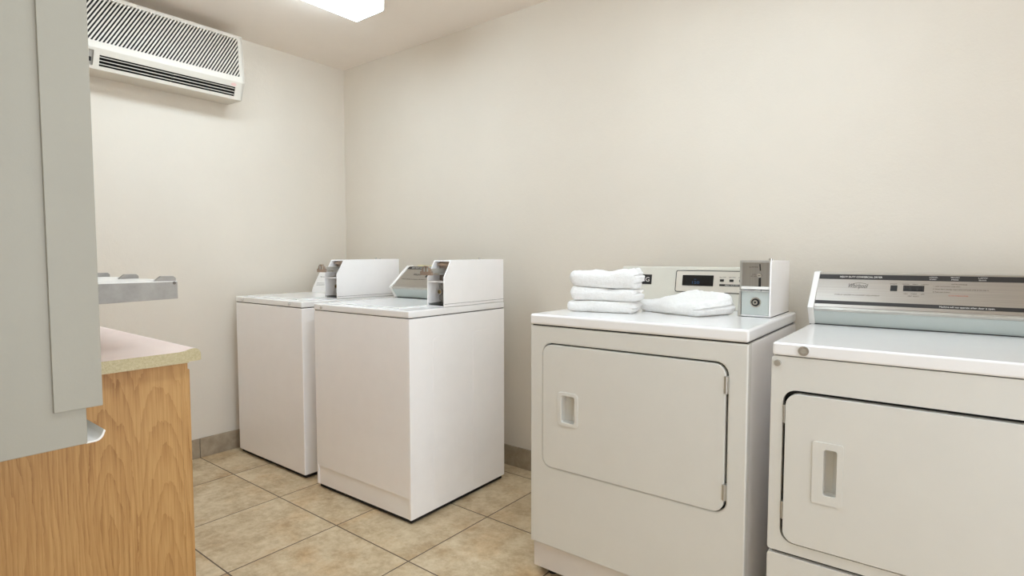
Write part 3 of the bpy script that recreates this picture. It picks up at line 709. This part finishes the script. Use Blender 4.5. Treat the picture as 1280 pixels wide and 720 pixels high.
def dryer_print():
    t, body, F, L, hs, fs, u0, u1 = d2
    c = new(); text_bm(c, 'HEAVY DUTY COMMERCIAL DRYER', 0.0105, at(F, 0.078, L - 0.0225, 0.0024), 0.118); obj('header_lettering', c, M['white_ink'], hs)
    for u, a, b_ in ((0.3175, 'NORMAL', 'START'), (0.370, 'PERMANENT', 'PRESS'), (0.434, 'LOW', 'DELICATE')):
        c = new(); text_bm(c, a, 0.006, at(F, u, L - 0.0165, 0.0024), 0.021); text_bm(c, b_, 0.006, at(F, u + 0.001, L - 0.0255, 0.0024), 0.017); obj('indicator_lettering', c, M['white_ink'], hs)
    c = new(); text_bm(c, 'Machine will not operate when door is open.', 0.0085, at(F, 0.345, 0.0208, 0.0024), 0.125); obj('footer_lettering', c, M['white_ink'], fs)
    # logo in flowing script with its loop over the tail
    c = new(); text_bm(c, 'Whirlpool', 0.027, at(F, 0.104, L * 0.575, 0.0017), 0.054, 0.35)
    for k in range(14):
        a0, a1 = PI * (0.05 + 0.9 * k / 14), PI * (0.05 + 0.9 * (k + 1) / 14)
        p0, p1 = Vector((0.137 + 0.022 * math.cos(a0), L * 0.575 + 0.012 + 0.010 * math.sin(a0), 0)), Vector((0.137 + 0.022 * math.cos(a1), L * 0.575 + 0.012 + 0.010 * math.sin(a1), 0))
        d = p1 - p0; ang = math.atan2(d.y, d.x)
        fbox(c, F @ Matrix.Translation((p0 + p1) / 2) @ Matrix.Rotation(ang, 4, 'Z'), -d.length / 2 - 0.0002, d.length / 2 + 0.0002, -0.0005, 0.0005, 0.0015, 0.0019)
    obj('logo', c, M['strip'], body)
    c = new(); text_bm(c, 'WORLD LEADER IN LAUNDRY EQUIPMENT', 0.0066, at(F, 0.070, L * 0.36, 0.0017), 0.125); obj('slogan_lettering', c, M['ink'], body)
    c = new()
    for u, s, wd in ((0.219, 'START', 0.018), (0.251, 'NORMAL', 0.018), (0.277, 'PERM', 0.013), (0.299, 'LOW', 0.018)): text_bm(c, s, 0.005, at(F, u, L * 0.70, 0.0017), wd)
    obj('indicator_lettering', c, M['ink'], body); c = new()
    for u, s, wd in ((0.256, 'HIGH', 0.010), (0.274, 'MED', 0.015), (0.299, 'LOW', 0.009)): text_bm(c, s, 0.005, at(F, u, L * 0.445, 0.0017), wd)
    text_bm(c, 'HEAT SELECT', 0.0055, at(F, 0.267, L * 0.385, 0.0017), 0.028)
    obj('switch_lettering', c, M['ink'], body)
    c = new(); text_bm(c, 'INSTRUCTIONS', 0.0058, at(F, 0.372, L * 0.72, 0.0017), 0.036)
    for k, (s, wd) in enumerate((('1. Load machine and close door.', 0.065), ('2. Select fabric setting. Insert coins and push slide all the way in.', 0.130), ('3. Push start button.', 0.042))):
        text_bm(c, s, 0.0058, at(F, 0.328, L * (0.665 - 0.075 * k), 0.0017), wd)
    obj('instruction_lettering', c, M['ink'], body)
    c = new(); text_bm(c, 'DO NOT OVERLOAD DRYER', 0.0055, at(F, 0.366, L * 0.43, 0.0017), 0.045); obj('warning_lettering', c, M['red_ink'], body)
    c = new(); fbox(c, F, 0.221, 0.239, L * 0.52, L * 0.665, 0.0008, 0.003, 0.0006); obj('start_switch', c, M['black'], body)
    c = new(); fbox(c, F, 0.254, 0.307, L * 0.525, L * 0.675, 0.0008, 0.0025, 0.0006); sw = obj('selector_window', c, M['black'], body)
    for k in range(3):
        c = new(); fbox(c, F, 0.2565 + 0.017 * k, 0.270 + 0.017 * k, L * 0.54, L * 0.66, 0.002, 0.0042, 0.0008); obj('button', c, M['black'], sw)
dryer_print()
feet(d2[0], 0.737, 0.66)

# ------------------------------------------------------------------ towels
def towel(name, label, loc, rz, sx, sy, h, layers, seed, sag, group, flat_top=None, base=None):
    """folded terry towel: soft block, rounded fold at the front, layer edges showing at the sides"""
    t = new(); N = 44; NZ = 18
    bmesh.ops.create_cube(t, size=2.0)
    bmesh.ops.subdivide_edges(t, edges=t.edges[:], cuts=26, use_grid_fill=True)
    off = Vector((seed * 3.1, seed * 1.7, seed * 0.9))
    for v in t.verts:
        x, y, z = v.co
        # round the edges of the block (fold radius ~ half the height at the front)
        X, Y, Z = x * sx / 2, y * sy / 2, (z + 1) / 2 * h
        r = h * 0.48
        hx, hy, hz = sx / 2 - r, sy / 2 - r, h / 2 - r * 0.98
        cx, cy, cz = max(-hx, min(hx, X)), max(-hy, min(hy, Y)), h / 2 + max(-hz, min(hz, Z - h / 2))
        d = Vector((X - cx, Y - cy, Z - cz))
        if d.length > r: d = d.normalized() * r
        P = Vector((cx, cy, cz)) + d
        # layer grooves at the right (+x) end and the back
        side = max(0.0, (X - (sx / 2 - 0.03)) / 0.03) if P.x > 0 else 0
        if side > 0:
            g = abs(math.sin(PI * layers * P.z / h)); g = 1 - min(1, g * 2.2)
            P.x -= side * (0.011 * g) ; P.x += side * 0.006 * noise.noise(Vector((P.y * 20, P.z * 60, seed)))
            lay = math.floor(layers * P.z / h + 1e-4); P.x -= side * 0.012 * ((lay * 7 + seed * 3) % 5) / 5
        n = noise.fractal(P * 9 + off, 1.0, 2.0, 3); n2 = noise.noise(P * 60 + off)
        k = P.z / h
        P.z += (n * 0.012 + n2 * 0.0032) * k + sag(P.x / sx, P.y / sy) * k
        P.x += noise.noise(P * 14 + off * 2) * 0.006 + n2 * 0.0022; P.y += noise.noise(P * 13 - off) * 0.006 + n2 * 0.0022
        P.z = max(P.z, 0.0)
        if flat_top: P.z = min(P.z, flat_top(P.x / sx))
        if base: P.z += base(P.x / sx)
        v.co = P
    o = obj(name, t, M['terry'], None, 180)
    o.location = loc; o.rotation_euler = (0, 0, rz)
    return tag(o, label, 'towel', group)

def dl(x, y, z, b=(2.1708, -0.7854, 0.0125)):
    ca, sa = math.cos(b[2]), math.sin(b[2]); return (b[0] + x * ca - y * sa, b[1] + x * sa + y * ca, z)
flat = lambda u, v: 0.0
GT = 'folded white towels on the dryer'
towel('folded_towel', 'white folded towel at the bottom of the stack on the dryer', dl(0.173, 0.222, 0.9402), 0.22, 0.256, 0.112, 0.041, 2, 1, flat, GT, lambda u: 0.0405)
towel('folded_towel', 'white folded towel in the middle of the stack on the dryer', dl(0.181, 0.222, 0.9812), 0.19, 0.262, 0.112, 0.052, 2, 2, flat, GT, lambda u: 0.0505 - 0.009 * (u + 0.5))
towel('folded_towel', 'white folded towel on top of the stack on the dryer', dl(0.184, 0.222, 1.0322), 0.21, 0.262, 0.114, 0.056, 3, 3, lambda u, v: 0.019 * (u + 0.5), GT, None, lambda u: -0.009 * (u + 0.5))
towel('folded_towel', 'white folded towel lying alone between the towel stack and the coin box', dl(0.420, 0.354, 0.9402), -0.37, 0.290, 0.190, 0.043, 2, 5, lambda u, v: 0.038 * max(0, v + 0.45) * (1 - (1.6 * (u - 0.05)) ** 2), GT)

# ------------------------------------------------------------------ folding counter
XE = 1.77
def counter():
    t = thing('counter', 'folding counter with pale pink laminate top and speckled bullnose end', 'counter', (0, 0, 0))
    yB, yF, zt = NEAR_Y + 0.005, -1.718, 0.8925
    prof = [(yB, zt - 0.030), (yB, zt), (yF - 0.055, zt), (yF - 0.040, zt + 0.0015), (yF - 0.026, zt + 0.0055)]
    for k in range(9):
        a = PI / 2 - k * PI / 2 / 8; prof.append((yF - 0.018 + 0.018 * math.cos(a), zt - 0.012 + 0.0185 * math.sin(a)))
    prof += [(yF, zt - 0.024), (yF - 0.004, zt - 0.027), (yF - 0.03, zt - 0.027), (yF - 0.03, zt - 0.030)]
    c = new(); prism(c, prof, 0.002, XE - 0.0012, 'x'); ct = obj('countertop', c, M['lam_top'], t, 30)
    c = new(); prism(c, prof, XE - 0.0012, XE, 'x'); obj('end_strip', c, M['lam_edge'], ct)
    zc = zt - 0.030; yc = -1.741; xp = XE - 0.027
    c = new(); box(c, 0.003, xp - 0.02, yB + 0.01, yc - 0.022, 0.10, zc); box(c, 0.003, xp - 0.02, yB + 0.01, yc - 0.09, 0.0, 0.10); obj('cabinet_body', c, M['oak2'], t)
    c = new(); box(c, xp - 0.02, xp, yB, yc - 0.018, 0.0, zc, 0.0008); obj('end_panel', c, M['oak'], t)
    c = new()
    plate(c, [(0.003, 0.10), (xp, 0.10), (xp, zc), (0.003, zc)], [[(0.05, 0.15), (0.85, 0.15), (0.85, zc - 0.04), (0.05, zc - 0.04)], [(0.90, 0.15), (xp - 0.05, 0.15), (xp - 0.05, zc - 0.04), (0.90, zc - 0.04)]], 0.018,
          Matrix(((1, 0, 0, 0), (0, -1, 0, yc), (0, 0, 1, 0), (0, 0, 0, 1))), 0.001)
    box(c, xp - 0.019, xp, yc - 0.0175, yc - 0.0005, 0.0, 0.1)
    obj('face_frame', c, M['oak2'], t)
    for x0, x1 in ((0.035, 0.86), (0.885, xp - 0.035)):
        c = new(); box(c, x0, x1, yc - 0.0, yc + 0.019, 0.135, zc - 0.028, 0.003); d = obj('door', c, M['oak2'], t)
        c = new(); xk = x1 - 0.05 if x0 < 0.5 else x0 + 0.05
        cyl(c, (xk, yc + 0.028, zc - 0.10), 0.013, 0.018, 'y', 20, bev=0.003); obj('knob', c, M['alu'], d)
counter()

# ------------------------------------------------------------------ steel shelf over the counter
def shelf():
    xs, yf = 1.70, -1.743
    t = thing('wall_shelf', 'slim stainless steel wall shelf with tapered bracket and upright tabs above the counter', 'shelf', (0, 0, 0))
    c = new(); box(c, 0.95, xs, NEAR_Y + 0.001, yf, 1.071, 1.0745, 0.0012); box(c, 0.95, xs, yf - 0.003, yf, 1.058, 1.073, 0.001); obj('shelf_board', c, M['white_pl'], t)
    for x in (0.95, xs - 0.0035):
        c = new(); prism(c, [(yf, 1.072), (yf, 1.027), (NEAR_Y + 0.001, 1.012), (NEAR_Y + 0.001, 1.072)], x, x + 0.004, 'x', 0.0008); br = obj('bracket', c, M['bracket'], t)
    c = new(); cyl(c, (xs + 0.0006, yf - 0.008, 1.069), 0.004, 0.002, 'x', 16); obj('rivet', c, M['ink'], br)
    for x in (1.172, 1.42, 1.685):
        c = new(); prism(c, [(yf - 0.054, 1.0745), (yf - 0.038, 1.0875), (yf - 0.008, 1.0875), (yf - 0.002, 1.082), (yf - 0.002, 1.0745)], x, x + 0.012, 'x', 0.001); obj('tab', c, M['bracket'], t)
shelf()

# ------------------------------------------------------------------ vending dispenser on the near wall
def dispenser():
    x0, x1 = 1.80, 2.2; yb = NEAR_Y + 0.001; yf = -2.080; z0, z1 = 0.826, 1.72
    t = thing('vending_dispenser', 'grey wall mounted vending cabinet at the far left edge with a small tray lip', 'dispenser', (0, 0, 0))
    c = new(); box(c, x0, x1, yb, yf, z0, z1, 0.002, 2); obj('cabinet', c, M['grey_paint'], t)
    # door wraps over the sides of the cabinet
    c = new(); prism(c, [(x0 - 0.005, yf - 0.044), (x0 - 0.0005, yf - 0.044), (x0 - 0.0005, yf + 0.001), (x1 + 0.0005, yf + 0.001), (x1 + 0.0005, yf - 0.044), (x1 + 0.005, yf - 0.044), (x1 + 0.005, yf + 0.022), (x0 - 0.005, yf + 0.022)],
                     z0 + 0.061, z1 + 0.004, 'z', 0.0015)
    obj('door', c, M['grey_paint'], t)
    # curled tray along the bottom of the front
    c = new(); th = 0.003; outer = [(yf - 0.002, z0), (yf + 0.010, z0)]
    for k in range(7):
        a = -PI / 2 + k * (PI * 0.36) / 6; outer.append((yf + 0.010 + 0.014 * math.cos(a), z0 + 0.014 + 0.014 * math.sin(a)))
    e = outer[-1]; outer.append((e[0] + 0.003, e[1] + 0.008))
    inner = [(p[0] - th * 0.8, p[1] + th * 0.9) for p in reversed(outer)]; inner[-1] = (yf - 0.002, z0 + th)
    prism(c, outer + inner, x0 + 0.03, x1 - 0.001, 'x'); obj('tray_lip', c, M['white_pl'], t, 50)
dispenser()
